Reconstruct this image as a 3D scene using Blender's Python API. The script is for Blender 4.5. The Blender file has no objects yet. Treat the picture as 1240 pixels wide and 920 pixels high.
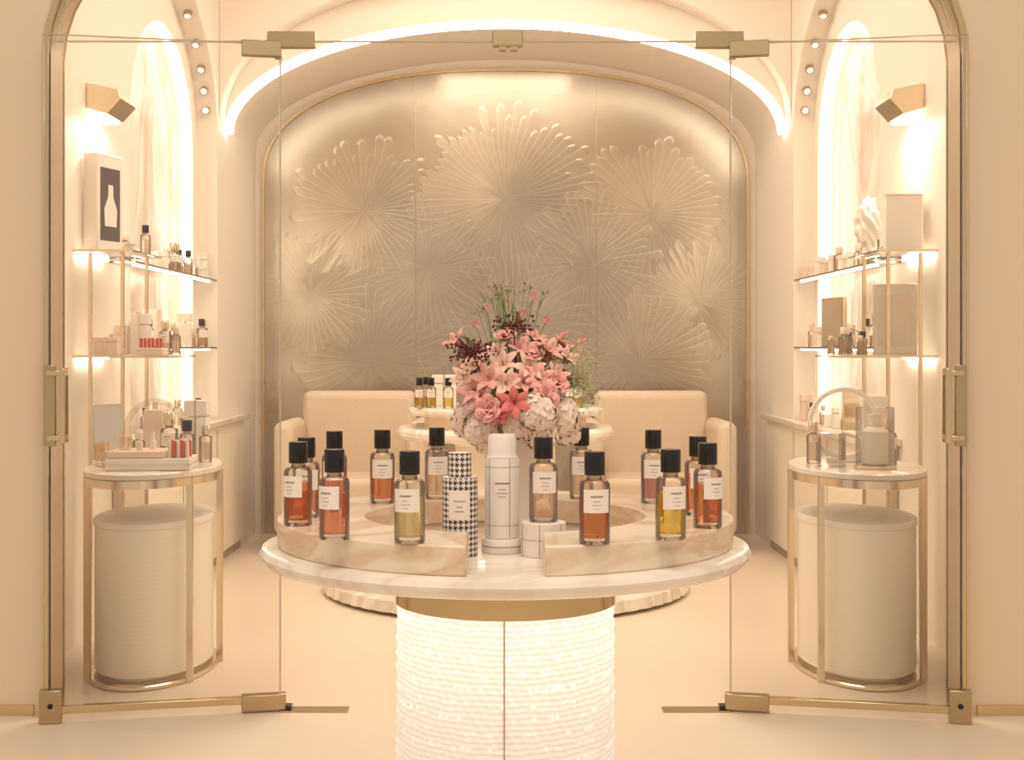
import bpy, bmesh, math, random
from mathutils import Vector, Matrix, Euler
random.seed(7)
sc = bpy.context.scene
COL = sc.collection
pi = math.pi

# ---------------------------------------------------------------- materials
def new_mat(name):
    m = bpy.data.materials.new(name); m.use_nodes = True
    return m, m.node_tree, m.node_tree.nodes['Principled BSDF']
def mat(name, col, rough=0.5, metal=0.0, emit=None, es=0.0, var=0.0, vscale=6.0, bump=0.0, bscale=60.0, trans=0.0, ior=1.45, coat=0.0, sub=0.0):
    m, nt, b = new_mat(name)
    b.inputs['Base Color'].default_value = (*col, 1)
    b.inputs['Roughness'].default_value = rough
    b.inputs['Metallic'].default_value = metal
    b.inputs['IOR'].default_value = ior
    b.inputs['Transmission Weight'].default_value = trans
    b.inputs['Coat Weight'].default_value = coat
    if emit:
        b.inputs['Emission Color'].default_value = (*emit, 1)
        b.inputs['Emission Strength'].default_value = es
    tc = None
    if var > 0 or bump > 0:
        tc = nt.nodes.new('ShaderNodeTexCoord')
    if var > 0:
        n = nt.nodes.new('ShaderNodeTexNoise'); n.inputs['Scale'].default_value = vscale; n.inputs['Detail'].default_value = 4
        nt.links.new(tc.outputs['Object'], n.inputs['Vector'])
        mx = nt.nodes.new('ShaderNodeMix'); mx.data_type = 'RGBA'
        mx.inputs[6].default_value = (*[c*(1-var) for c in col], 1)
        mx.inputs[7].default_value = (*[min(1, c*(1+var)) for c in col], 1)
        nt.links.new(n.outputs['Fac'], mx.inputs[0]); nt.links.new(mx.outputs[2], b.inputs['Base Color'])
    if bump > 0:
        n2 = nt.nodes.new('ShaderNodeTexNoise'); n2.inputs['Scale'].default_value = bscale
        nt.links.new(tc.outputs['Object'], n2.inputs['Vector'])
        bp = nt.nodes.new('ShaderNodeBump'); bp.inputs['Strength'].default_value = bump; bp.inputs['Distance'].default_value = 0.01
        nt.links.new(n2.outputs['Fac'], bp.inputs['Height']); nt.links.new(bp.outputs[0], b.inputs['Normal'])
    return m
def marble(name, base, vein, scale=3.0, rough=0.15, amt=0.5, stretch=(1,1,1), bump=0.0):
    m, nt, b = new_mat(name)
    tc = nt.nodes.new('ShaderNodeTexCoord'); mp = nt.nodes.new('ShaderNodeMapping')
    mp.inputs['Scale'].default_value = stretch; mp.inputs['Rotation'].default_value = (0.3, 0.4, 0.5)
    nt.links.new(tc.outputs['Object'], mp.inputs['Vector'])
    n = nt.nodes.new('ShaderNodeTexNoise'); n.inputs['Scale'].default_value = scale; n.inputs['Detail'].default_value = 8; n.inputs['Distortion'].default_value = 1.2
    nt.links.new(mp.outputs[0], n.inputs['Vector'])
    r = nt.nodes.new('ShaderNodeValToRGB')
    r.color_ramp.elements[0].position = 0.40; r.color_ramp.elements[0].color = (*base, 1)
    r.color_ramp.elements[1].position = 0.60; r.color_ramp.elements[1].color = (*base, 1)
    e = r.color_ramp.elements.new(0.50)
    e.color = (*[base[i]*(1-amt)+vein[i]*amt for i in range(3)], 1)
    nt.links.new(n.outputs['Fac'], r.inputs[0]); nt.links.new(r.outputs[0], b.inputs['Base Color'])
    b.inputs['Roughness'].default_value = rough
    if bump:
        bp = nt.nodes.new('ShaderNodeBump'); bp.inputs['Strength'].default_value = bump; bp.inputs['Distance'].default_value = 0.05
        nt.links.new(n.outputs['Fac'], bp.inputs['Height']); nt.links.new(bp.outputs[0], b.inputs['Normal'])
    return m
def emis(name, col, s):
    m = bpy.data.materials.new(name); m.use_nodes = True; nt = m.node_tree
    nt.nodes.clear(); e = nt.nodes.new('ShaderNodeEmission'); o = nt.nodes.new('ShaderNodeOutputMaterial')
    e.inputs[0].default_value = (*col, 1); e.inputs[1].default_value = s
    nt.links.new(e.outputs[0], o.inputs[0]); return m
def thin_glass(name, tint=(1,1,1), fac=1.0, add=0.0, rough=0.02):
    m = bpy.data.materials.new(name); m.use_nodes = True; nt = m.node_tree; nt.nodes.clear()
    t = nt.nodes.new('ShaderNodeBsdfTransparent'); t.inputs[0].default_value = (*tint, 1)
    g = nt.nodes.new('ShaderNodeBsdfGlossy'); g.inputs['Roughness'].default_value = rough
    f = nt.nodes.new('ShaderNodeFresnel'); f.inputs[0].default_value = 1.45
    ma = nt.nodes.new('ShaderNodeMath'); ma.operation = 'MULTIPLY_ADD'; ma.inputs[1].default_value = fac; ma.inputs[2].default_value = add
    mx = nt.nodes.new('ShaderNodeMixShader'); o = nt.nodes.new('ShaderNodeOutputMaterial')
    nt.links.new(f.outputs[0], ma.inputs[0]); nt.links.new(ma.outputs[0], mx.inputs[0])
    nt.links.new(t.outputs[0], mx.inputs[1]); nt.links.new(g.outputs[0], mx.inputs[2]); nt.links.new(mx.outputs[0], o.inputs[0])
    return m

WARM = (1.0, 0.85, 0.70)
M_front = mat('plaster_front', (0.82, 0.66, 0.49), 0.75, var=0.03, vscale=1.5)
M_wall = mat('plaster_cream', (0.89, 0.81, 0.71), 0.6, var=0.02, vscale=2)
M_floor = mat('floor_cream', (0.83, 0.71, 0.57), 0.30, var=0.03, vscale=1.2)
M_ceil = mat('plaster_ceiling', (0.90, 0.82, 0.73), 0.7)
M_brass = mat('brass_polished', (0.70, 0.54, 0.33), 0.20, 1.0, var=0.06, vscale=3)
M_collar = mat('brass_mirror', (0.68, 0.50, 0.28), 0.10, 1.0)
M_champ = mat('champagne_metal', (0.82, 0.70, 0.53), 0.22, 1.0, var=0.05, vscale=3)
M_brassd = mat('brass_satin', (0.52, 0.40, 0.24), 0.28, 1.0, var=0.08, vscale=5)
M_led = emis('led_warm_white', (1.0, 0.88, 0.73), 10)
M_ledn = emis('led_niche', (1.0, 0.88, 0.73), 5.5)
M_led2 = emis('led_shelf', (1.0, 0.85, 0.67), 16)
M_glass = thin_glass('clear_glass', (0.985, 0.98, 0.965), 1.0, 0.01)
M_edge = mat('glass_edge', (0.60, 0.50, 0.36), 0.15, 0.3)
M_shelf = thin_glass('shelf_glass', (0.93, 0.90, 0.84), 1.0, 0.15)
M_alab = marble('alabaster', (0.88, 0.75, 0.59), (0.60, 0.34, 0.15), 3.0, 0.25, 0.6, (1,1,4))
M_table = marble('marble_table', (0.90, 0.83, 0.73), (0.62, 0.46, 0.34), 2.2, 0.07, 0.45, (1,2.5,1))
M_nmarble = marble('marble_niche', (0.90, 0.81, 0.71), (0.60, 0.44, 0.32), 1.8, 0.25, 0.7, (1,1,0.6), 0.5)
M_ctop = marble('marble_counter', (0.90, 0.81, 0.71), (0.70, 0.54, 0.42), 1.8, 0.15, 0.5)
M_ivory = mat('ivory_lacquer', (0.95, 0.86, 0.71), 0.4)
M_white = mat('white_card', (0.90, 0.83, 0.75), 0.45, var=0.02)
M_blush = mat('blush_card', (0.85, 0.68, 0.57), 0.45)
M_black = mat('black_lacquer', (0.012, 0.010, 0.010), 0.22)
M_print = mat('print_ink', (0.10, 0.08, 0.07), 0.5)
M_fabric = mat('chair_boucle', (0.70, 0.58, 0.44), 0.9, bump=0.5, bscale=150)
M_red = mat('coral_red', (0.62, 0.11, 0.05), 0.35)
M_mirror = mat('vanity_mirror', (0.85, 0.76, 0.64), 0.08, 1.0)
M_shell = thin_glass('bottle_glass', (0.98, 0.965, 0.94), 0.9, 0.03)
M_acry = thin_glass('frosted_acrylic', (0.95, 0.91, 0.85), 0.8, 0.14, 0.10)

# ---------------------------------------------------------------- mesh helpers
def link(o, parent=None):
    COL.objects.link(o)
    if parent: o.parent = parent
    return o
def empty(name, loc=(0,0,0), rz=0):
    e = bpy.data.objects.new(name, None); e.empty_display_size = 0.05
    e.location = loc; e.rotation_euler = (0,0,rz); COL.objects.link(e); return e
def mesh_obj(name, verts, faces, mats, midx=None, parent=None, smooth=False, loc=None, recalc=True, bevel=0, bseg=2, angle=35):
    me = bpy.data.meshes.new(name); me.from_pydata([tuple(v) for v in verts], [], faces)
    if not isinstance(mats, (list, tuple)): mats = [mats]
    for m in mats: me.materials.append(m)
    if midx:
        for p, i in zip(me.polygons, midx): p.material_index = i
    if recalc:
        bm = bmesh.new(); bm.from_mesh(me); bmesh.ops.recalc_face_normals(bm, faces=bm.faces); bm.to_mesh(me); bm.free()
    if smooth:
        for p in me.polygons: p.use_smooth = True
        try: me.set_sharp_from_angle(angle=math.radians(angle))
        except Exception: pass
    o = bpy.data.objects.new(name, me)
    if loc: o.location = loc
    link(o, parent)
    if bevel > 0:
        b = o.modifiers.new('bevel', 'BEVEL'); b.width = bevel; b.segments = bseg; b.limit_method = 'ANGLE'
    return o
def box(name, x0,x1,y0,y1,z0,z1, m, parent=None, bevel=0, bseg=2):
    if x0>x1: x0,x1=x1,x0
    v=[(x0,y0,z0),(x1,y0,z0),(x1,y1,z0),(x0,y1,z0),(x0,y0,z1),(x1,y0,z1),(x1,y1,z1),(x0,y1,z1)]
    f=[(0,3,2,1),(4,5,6,7),(0,1,5,4),(1,2,6,5),(2,3,7,6),(3,0,4,7)]
    return mesh_obj(name,v,f,m,parent=parent,bevel=bevel,bseg=bseg,recalc=False, smooth=bevel>0)
def lathe(name, prof, m, seg=48, parent=None, loc=(0,0,0), sx=1, sy=1, midx=None, angle=35):
    v=[];f=[];mi=[]
    n=len(prof)
    for i in range(seg):
        a=2*pi*i/seg
        for r,z in prof: v.append((r*math.cos(a)*sx, r*math.sin(a)*sy, z))
    for i in range(seg):
        j=(i+1)%seg
        for k in range(n-1):
            f.append((i*n+k, j*n+k, j*n+k+1, i*n+k+1)); mi.append(midx[k] if midx else 0)
    me_o = mesh_obj(name,v,f,m,mi if midx else None,parent=parent,loc=loc,recalc=False)
    me=me_o.data; bm=bmesh.new(); bm.from_mesh(me); bmesh.ops.remove_doubles(bm,verts=bm.verts,dist=1e-6)
    bmesh.ops.recalc_face_normals(bm,faces=bm.faces); bm.to_mesh(me); bm.free()
    for p in me.polygons: p.use_smooth=True
    try: me.set_sharp_from_angle(angle=math.radians(angle))
    except Exception: pass
    return me_o
def prism(name, pts, axis, a0, a1, m, parent=None, bevel=0, smooth=False):
    """pts: 2D closed polygon; axis 'x': (y,z), 'y': (x,z), 'z': (x,y)"""
    def P(p,a):
        return {'x':(a,p[0],p[1]),'y':(p[0],a,p[1]),'z':(p[0],p[1],a)}[axis]
    n=len(pts); v=[P(p,a0) for p in pts]+[P(p,a1) for p in pts]
    f=[tuple(range(n)), tuple(range(2*n-1,n-1,-1))]+[(i,i+n,(i+1)%n+n,(i+1)%n) for i in range(n)]
    me=bpy.data.meshes.new(name); me.from_pydata(v,[],f); me.materials.append(m)
    bm=bmesh.new(); bm.from_mesh(me); bmesh.ops.recalc_face_normals(bm,faces=bm.faces)
    big=[x for x in bm.faces if len(x.verts)>4]
    bmesh.ops.triangulate(bm,faces=big); bm.to_mesh(me); bm.free()
    if smooth:
        for p in me.polygons: p.use_smooth=True
        try: me.set_sharp_from_angle(angle=math.radians(30))
        except Exception: pass
    o=bpy.data.objects.new(name,me); link(o,parent)
    if bevel>0:
        b=o.modifiers.new('bevel','BEVEL'); b.width=bevel; b.segments=2; b.limit_method='ANGLE'
    return o
def arch(cx, hw, spring, rise, n=32, ex=2.0, t0=0, t1=pi):
    out=[]
    for i in range(n+1):
        t=t0+(t1-t0)*i/n; c=math.cos(t); s=math.sin(t)
        out.append((cx-hw*math.copysign(abs(c)**(2/ex),c), spring+rise*abs(s)**(2/ex)))
    return out
def tube(name, pts, r, m, parent=None, cyclic=False, res=3):
    cu=bpy.data.curves.new(name,'CURVE'); cu.dimensions='3D'; cu.bevel_depth=r; cu.bevel_resolution=res; cu.use_fill_caps=True
    sp=cu.splines.new('POLY'); sp.points.add(len(pts)-1)
    for i,p in enumerate(pts): sp.points[i].co=(*p,1)
    sp.use_cyclic_u=cyclic; cu.materials.append(m)
    o=bpy.data.objects.new(name,cu); return link(o,parent)
def band(name, pts, axis, a0, a1, thick, m, parent=None, center=None):
    """solid strip following 2D path pts (open), extruded along axis, thickness outward in the 2D plane"""
    n=len(pts); outer=[]
    for i in range(n):
        p=Vector(pts[i]); q=Vector(pts[min(i+1,n-1)])-Vector(pts[max(i-1,0)]); q.normalize()
        outer.append(tuple(p+Vector((-q.y,q.x))*thick))
    def P(p,a): return {'x':(a,p[0],p[1]),'y':(p[0],a,p[1])}[axis]
    v=[];f=[]
    for i in range(n):
        v += [P(pts[i],a0),P(pts[i],a1),P(outer[i],a1),P(outer[i],a0)]
    for i in range(n-1):
        a=4*i;b=4*i+4
        for k in range(4): f.append((a+k,a+(k+1)%4,b+(k+1)%4,b+k))
    f.append((0,1,2,3)); f.append((4*n-4,4*n-3,4*n-2,4*n-1))
    return mesh_obj(name,v,f,m,parent=parent,smooth=True)
class Acc:
    def __init__(s): s.v=[]; s.f=[]; s.m=[]
    def add(s,vs,fs,mi):
        o=len(s.v); s.v+= [tuple(v) for v in vs]; s.f+=[tuple(i+o for i in f) for f in fs]; s.m+=[mi]*len(fs)
    def tube(s,p0,p1,r0,r1,mi,n=6):
        p0=Vector(p0);p1=Vector(p1);d=(p1-p0).normalized(); a=d.orthogonal().normalized(); b=d.cross(a)
        vs=[];fs=[]
        for p,r in ((p0,r0),(p1,r1)):
            for i in range(n):
                t=2*pi*i/n; vs.append(p+a*math.cos(t)*r+b*math.sin(t)*r)
        for i in range(n): fs.append((i,(i+1)%n,(i+1)%n+n,i+n))
        s.add(vs,fs,mi)
    def ball(s,c,r,mi,n=6,m=4,sc=(1,1,1)):
        vs=[];fs=[]
        for j in range(m+1):
            ph=pi*j/m
            for i in range(n):
                t=2*pi*i/n; vs.append((c[0]+r*sc[0]*math.sin(ph)*math.cos(t),c[1]+r*sc[1]*math.sin(ph)*math.sin(t),c[2]+r*sc[2]*math.cos(ph)))
        for j in range(m):
            for i in range(n): fs.append((j*n+i,j*n+(i+1)%n,(j+1)*n+(i+1)%n,(j+1)*n+i))
        s.add(vs,fs,mi)
    def petal(s,M,L,W,open0,open1,cup,mi,n=6,w=5,point=0.8,wave=0.0):
        vs=[];fs=[]; x=z=0; ph=random.random()*6
        for i in range(n+1):
            t=i/n; a=open0+(open1-open0)*t
            if i>0: x+=math.sin(a)*L/n; z+=math.cos(a)*L/n
            wd=W*0.5*(math.sin(pi*min(1,t*0.86+0.10))**point)
            for k in range(w):
                u=-1+2*k/(w-1)
                off=-cup*(1-u*u)*wd + wave*math.sin(ph+u*3+t*7)*wd
                nx=math.cos(a); nz=-math.sin(a)
                vs.append(M@Vector((x+nx*off, u*wd, z+nz*off)))
        for i in range(n):
            for k in range(w-1): fs.append((i*w+k,i*w+k+1,(i+1)*w+k+1,(i+1)*w+k))
        s.add(vs,fs,mi)
    def obj(s,name,mats,parent=None,smooth=True,loc=None):
        return mesh_obj(name,s.v,s.f,mats,s.m,parent=parent,smooth=smooth,recalc=False,loc=loc,angle=60)

# ---------------------------------------------------------------- room shell
YF0, YF1 = 4.60, 4.75      # front wall
X1, X2, X3 = 1.68, 1.80, 1.90
YB = 9.10
box('floor', -4.5,4.5,-2.5,YB+0.2,-0.10,0.0, M_floor)
op = arch(0,1.55,2.25,0.80,28)
prism('wall_front', [(-4.5,0)]+[(-1.55,0)]+op+[(1.55,0),(4.5,0),(4.5,3.7),(-4.5,3.7)], 'y', YF0, YF1, M_front)
path=[(-1.55,0)]+op+[(1.55,0)]
band('trim_1', path, 'y', YF0-0.012, YF0+0.012, 0.020, M_brass)
band('trim_2', path, 'y', YF1-0.012, YF1+0.016, 0.018, M_brass)
inn=[(-1.548,0)]+arch(0,1.548,2.25,0.798,28)+[(1.548,0)]
band('trim_3', inn, 'y', YF0+0.012, YF1-0.012, 0.003, mat('reveal_champagne',(0.72,0.59,0.43),0.35,0.5))
for s,nm in ((-1,'left'),(1,'right')):
    box('baseboard_'+nm, s*1.60, s*4.5, YF0-0.012, YF0, 0.0, 0.036, M_brass)

# side walls with big arched bays
for s,nm in ((-1,'left'),(1,'right')):
    bay=arch(6.40,1.50,2.50,0.80,36)
    prism('wall_'+nm, [(YF1,0),(4.90,0)]+bay+[(7.90,0),(YB,0),(YB,3.6),(YF1,3.6)], 'x', s*X1, s*X2, M_wall, smooth=True)
    nic=arch(7.15,0.65,2.38,0.57,28)
    prism('wall_bay_'+nm, [(YF1,0),(6.50,0)]+nic+[(7.80,0),(YB,0),(YB,3.6),(YF1,3.6)], 'x', s*X2, s*X3, M_wall, smooth=True)
    box('wall_niche_'+nm, s*X3, s*(X3+0.05), 6.3, 8.0, 0, 3.1, M_nmarble)
    pts=[(s*(X2+0.035), y, z) for y,z in [(6.525,0.86)]+arch(7.15,0.625,2.38,0.545,28)+[(7.775,0.86)]]
    tube('led_strip', pts, 0.016, M_ledn)
    for k,t in enumerate((0.16,0.30,0.45,0.62,0.82,1.05,1.35,1.8)):
        y=6.40+1.50*math.cos(t); z=2.50+0.80*math.sin(t)
        nrm=Vector((0,-0.8*math.cos(t),-1.5*math.sin(t))).normalized()
        e=empty('ceiling_downlight',(s*(X1+0.06),y,z)); e.rotation_mode='QUATERNION'
        e.rotation_quaternion=Vector((0,0,-1)).rotation_difference(nrm)
        lathe('trim_ring',[(0.016,0),(0.024,0),(0.024,-0.03),(0.016,-0.03),(0.016,0)],M_brassd,20,e)
        lathe('lamp',[(0,-0.024),(0.016,-0.024)],M_led,16,e)

# back wall, engraved panel
box('wall_back', -X3, X3, YB, YB+0.15, 0, 3.6, M_wall)
pan=[(-1.61,0.0)]+arch(0,1.61,2.36,0.735,44,2.35)+[(1.61,0.0)]

def panel_material():
    m, nt, b = new_mat('etched_silvered_glass')
    N=nt.nodes; Lk=nt.links
    tc=N.new('ShaderNodeTexCoord'); sep=N.new('ShaderNodeSeparateXYZ'); Lk.new(tc.outputs['Object'],sep.inputs[0])
    def mth(op,a,b_=None,c=None):
        n=N.new('ShaderNodeMath'); n.operation=op
        for i,v in enumerate((a,b_,c)):
            if v is None: continue
            if isinstance(v,(int,float)): n.inputs[i].default_value=v
            else: Lk.new(v,n.inputs[i])
        return n.outputs[0]
    nz=N.new('ShaderNodeTexNoise'); nz.inputs['Scale'].default_value=2.2; nz.inputs['Detail'].default_value=2
    Lk.new(tc.outputs['Object'],nz.inputs['Vector'])
    nf=nz.outputs['Fac']
    X=sep.outputs['X']; Z=sep.outputs['Z']
    fans=[(0.0,2.24,0.66,64),(-0.95,2.16,0.52,50),(0.98,2.14,0.54,50),(-0.52,1.78,0.50,46),(0.56,1.82,0.52,46),(-1.30,1.60,0.46,42),(1.30,1.55,0.46,42),(0.05,1.40,0.58,52),(-0.90,1.15,0.54,46),(0.9,1.15,0.54,46),(-0.35,0.78,0.48,42),(0.5,0.75,0.48,42)]
    tot=None; line=None
    for i,(cx,cz,R,n) in enumerate(fans):
        dx=mth('SUBTRACT',X,cx); dz=mth('SUBTRACT',Z,cz)
        r=mth('SQRT',mth('ADD',mth('MULTIPLY',dx,dx),mth('MULTIPLY',dz,dz)))
        th=mth('ARCTAN2',dz,dx)
        u=mth('MULTIPLY_ADD',th,n/(2*pi),mth('MULTIPLY',nf,1.6))
        saw=mth('FRACT',u); cell=mth('FLOOR',u)
        wn=N.new('ShaderNodeTexWhiteNoise'); wn.noise_dimensions='1D'; Lk.new(mth('ADD',cell,i*37.3),wn.inputs['W'])
        bow=mth('MULTIPLY',mth('SUBTRACT',saw,mth('MULTIPLY',saw,saw)),0.20)
        Rr=mth('MULTIPLY',mth('ADD',mth('MULTIPLY_ADD',wn.outputs['Value'],0.30,0.68),bow),R)
        fe=N.new('ShaderNodeMapRange'); fe.inputs[1].default_value=0.0; fe.inputs[2].default_value=0.02
        Lk.new(mth('SUBTRACT',Rr,r),fe.inputs[0])
        fi=N.new('ShaderNodeMapRange'); fi.inputs[1].default_value=0.08; fi.inputs[2].default_value=0.40*R
        Lk.new(mth('MULTIPLY_ADD',wn.outputs['Value'],0.08,r),fi.inputs[0])
        mask=mth('MULTIPLY',fe.outputs[0],fi.outputs[0])
        taper=mth('MULTIPLY_ADD',saw,0.7,mth('MULTIPLY',wn.outputs['Value'],0.45))
        h=mth('MULTIPLY',taper,mask)
        ln=mth('MULTIPLY',mth('GREATER_THAN',saw,0.89),mask)
        tot=h if tot is None else mth('MAXIMUM',tot,h)
        line=ln if line is None else mth('MAXIMUM',line,ln)
    n3=N.new('ShaderNodeTexNoise'); n3.inputs['Scale'].default_value=6; n3.inputs['Detail'].default_value=3; n3.inputs['Distortion'].default_value=1.0
    Lk.new(tc.outputs['Object'],n3.inputs['Vector'])
    hh=mth('MULTIPLY_ADD',n3.outputs['Fac'],0.5,tot)
    bp=N.new('ShaderNodeBump'); bp.inputs['Strength'].default_value=0.30; bp.inputs['Distance'].default_value=0.005
    Lk.new(hh,bp.inputs['Height']); Lk.new(bp.outputs[0],b.inputs['Normal'])
    n4=N.new('ShaderNodeTexNoise'); n4.inputs['Scale'].default_value=1.3; n4.inputs['Detail'].default_value=3
    Lk.new(tc.outputs['Object'],n4.inputs['Vector'])
    cr=N.new('ShaderNodeValToRGB')
    cr.color_ramp.elements[0].position=0.35; cr.color_ramp.elements[0].color=(0.40,0.345,0.27,1)
    cr.color_ramp.elements[1].position=0.72; cr.color_ramp.elements[1].color=(0.53,0.47,0.385,1)
    Lk.new(n4.outputs['Fac'],cr.inputs[0])
    mx=N.new('ShaderNodeMix'); mx.data_type='RGBA'; mx.blend_type='MIX'
    Lk.new(mth('MULTIPLY_ADD',line,0.20,mth('MULTIPLY',tot,0.10)),mx.inputs[0]); Lk.new(cr.outputs[0],mx.inputs[6]); mx.inputs[7].default_value=(0.80,0.73,0.62,1)
    Lk.new(mx.outputs[2],b.inputs['Base Color'])
    b.inputs['Metallic'].default_value=0.78; b.inputs['Roughness'].default_value=0.25
    return m
M_panel=panel_material()
ep=empty('engraved_glass_panel')
prism('glass_sheet', pan, 'y', YB-0.035, YB-0.002, M_panel, ep)
band('brass_frame', pan, 'y', YB-0.05, YB-0.001, 0.018, M_brass, ep)
for x in (-0.60,0.61): box('seam',x-0.003,x+0.003,YB-0.037,YB-0.034,0.02,3.07,M_brassd,ep)

# back barrel bay + front spandrel with LED cove
YC=8.17
prof=arch(0,X1,2.545,0.635,44)
band('ceiling_barrel', prof, 'y', YC, YB, 0.05, M_ceil)
prism('wall_spandrel', arch(0,X1+0.001,2.545,0.665,44)+[(X1,3.6),(-X1,3.6)], 'y', YC-0.06, YC-0.0, M_ceil)
tube('led_strip', [(x,YC-0.03,z) for x,z in arch(0,X1-0.022,2.53,0.655,60)], 0.022, M_led)
# stepped vault rib in front of the spandrel
ri=arch(0,X1-0.002,2.60,0.86,44)
prism('wall_vault_rib', ri+[(X1-0.002,3.6),(-X1+0.002,3.6)], 'y', YC-0.22, YC-0.062, M_ceil, smooth=True)
band('ceiling', arch(0,X1+0.12,3.45,0.42,28,2.6), 'y', YF1, YC, 0.05, M_ceil)

# ---------------------------------------------------------------- glass entrance
tg=arch(0,1.54,2.25,0.79,28)
tpoly=[p for p in tg if p[1]>=2.303]; tpoly=[(-1.535,2.303)]+tpoly+[(1.535,2.303)]
prism('window_1', tpoly, 'y', 4.655,4.665, M_glass)
box('trim_4',-1.54,1.54,4.654,4.666,2.298,2.302,M_edge)
for s,di in ((-1,1),(1,2)):
    hx,hy=s*0.775,4.655; ox,oy=s*1.535,4.50
    L=math.hypot(ox-hx,oy-hy); ang=math.atan2(oy-hy,ox-hx)
    d=empty('door_%d'%di,(hx,hy,0),ang)   # local +x runs from hinge to outer edge
    box('glass_leaf',0.0,L,-0.005,0.005,0.045,2.29,M_glass,d)
    box('leaf_edge_hinge',-0.004,0.002,-0.006,0.006,0.045,2.29,M_edge,d)
    box('leaf_edge_outer',L-0.002,L+0.003,-0.006,0.006,0.045,2.29,M_edge,d)
    box('leaf_edge_top',0,L,-0.006,0.006,2.288,2.291,M_edge,d)
    box('bottom_rail',0.10,L-0.05,-0.014,0.014,0.030,0.056,M_brass,d,0.003)
    box('pivot_block',-0.02,0.13,-0.02,0.02,0.006,0.062,M_brassd,d,0.004)
    box('lock_block',L-0.06,L+0.012,-0.022,0.022,0.0,0.112,M_brassd,d,0.004)
    lk=lathe('lock_cylinder',[(0,0.0),(0.009,0.0),(0.009,0.05),(0,0.05)],M_black,16,d,(L-0.024,0.025,0.06)); lk.rotation_euler=(pi/2,0,0)
    box('top_clamp',-0.005,0.13,-0.018,0.018,2.245,2.298,M_brassd,d,0.003)
    for q in (-1,1):
        box('handle_bar',L-0.075,L-0.055,q*0.045-0.006,q*0.045+0.006,0.93,1.18,M_brass,d,0.003)
        box('handle_plate',L-0.04,L-0.005,q*0.012-0.006,q*0.012+0.006,0.92,1.19,M_brassd,d,0.003)
        for z in (0.94,1.155): box('handle_arm',L-0.075,L-0.015,q*0.030-0.018,q*0.030+0.018,z,z+0.018,M_brass,d,0.003)
    h=empty('door_pivot_fitting',(s*0.735,4.66,0))
    box('transom_clamp',-0.082,0.082,-0.02,0.02,2.278,2.332,M_brassd,h,0.003)
    box('pivot_pin',-0.012+s*0.045,0.012+s*0.045,-0.012,0.012,2.24,2.28,M_brassd,h)
    box('floor_plate',-0.115-s*0.08,0.115-s*0.08,-0.03,0.03,0.0,0.006,M_brassd,h)
    box('floor_knob',-0.02+s*0.02,0.02+s*0.02,-0.02,0.02,0.003,0.02,M_black,h)
lk=empty('transom_lock',(0,4.66,0))
box('lock_body',-0.045,0.06,-0.02,0.02,2.282,2.334,M_brassd,lk,0.003)
for x in (-0.01,0.03): box('keep',x-0.012,x+0.012,-0.016,0.016,2.268,2.283,M_brassd,lk)

# ---------------------------------------------------------------- display cabinets (front pair)
def ellipse_slab(name, hw, hd, z0, z1, m, parent, seg=64):
    return lathe(name,[(0,z0),(0.985,z0),(1,z0+0.004),(1,z1-0.004),(0.985,z1),(0,z1)],m,seg,parent,sx=hw,sy=hd)
def drum_mesh(name, hw, hd, z0, z1, m, parent):
    prof=[(0,z0)]; n=60
    for i in range(n*2+1):
        z=z0+(z1-z0)*i/(2*n)
        prof.append((1.0-0.0010*(i%2)-0.0006*math.sin(i*1.7),z))
    prof.append((0,z1))
    return lathe(name,prof,m,64,parent,sx=hw,sy=hd,angle=80)
for s in (-1,1):
    c=empty('display_cabinet',(s*1.37,5.30,0))
    ellipse_slab('top_stone',0.25,0.42,0.765,0.79,M_ctop,c)
    lathe('top_brass_band',[(1.0,0.735),(1.004,0.735),(1.004,0.765),(1.0,0.765),(0.9,0.765),(0.9,0.735),(1.0,0.735)],M_champ,64,c,sx=0.248,sy=0.418)
    drum_mesh('drum_body',0.215,0.345,0.035,0.575,M_ivory,c)
    ellipse_slab('drum_top',0.220,0.350,0.575,0.60,M_white,c)
    ellipse_slab('base_brass',0.235,0.40,0.0,0.018,M_champ,c)
    ellipse_slab('base_plinth',0.19,0.32,0.018,0.035,M_ivory,c)
    for a in (-37,12,-143,150):
        t=math.radians(a); x=0.240*math.cos(t)*(-s); y=0.405*math.sin(t)
        box('post',x-0.012,x+0.012,y-0.008,y+0.008,0.0,0.765,M_champ,c)

# back counters
for s in (-1,1):
    c=empty('wall_counter')
    box('cabinet_body',s*1.64,s*1.675,6.2,8.5,0.06,0.80,M_ivory,c)
    box('cabinet_body_bay',s*1.675,s*1.795,6.2,7.88,0.06,0.80,M_ivory,c)
    box('plinth',s*1.66,s*1.675,6.2,8.48,0.0,0.06,M_brassd,c)
    box('counter_top',s*1.61,s*1.678,6.15,8.55,0.80,0.83,M_ctop,c,0.004)
    box('counter_top_bay',s*1.678,s*1.798,6.15,7.89,0.80,0.83,M_ctop,c)
    for y in (6.9,7.7): box('seam',s*1.637,s*1.64,y-0.003,y+0.003,0.08,0.78,M_brassd,c)

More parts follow.
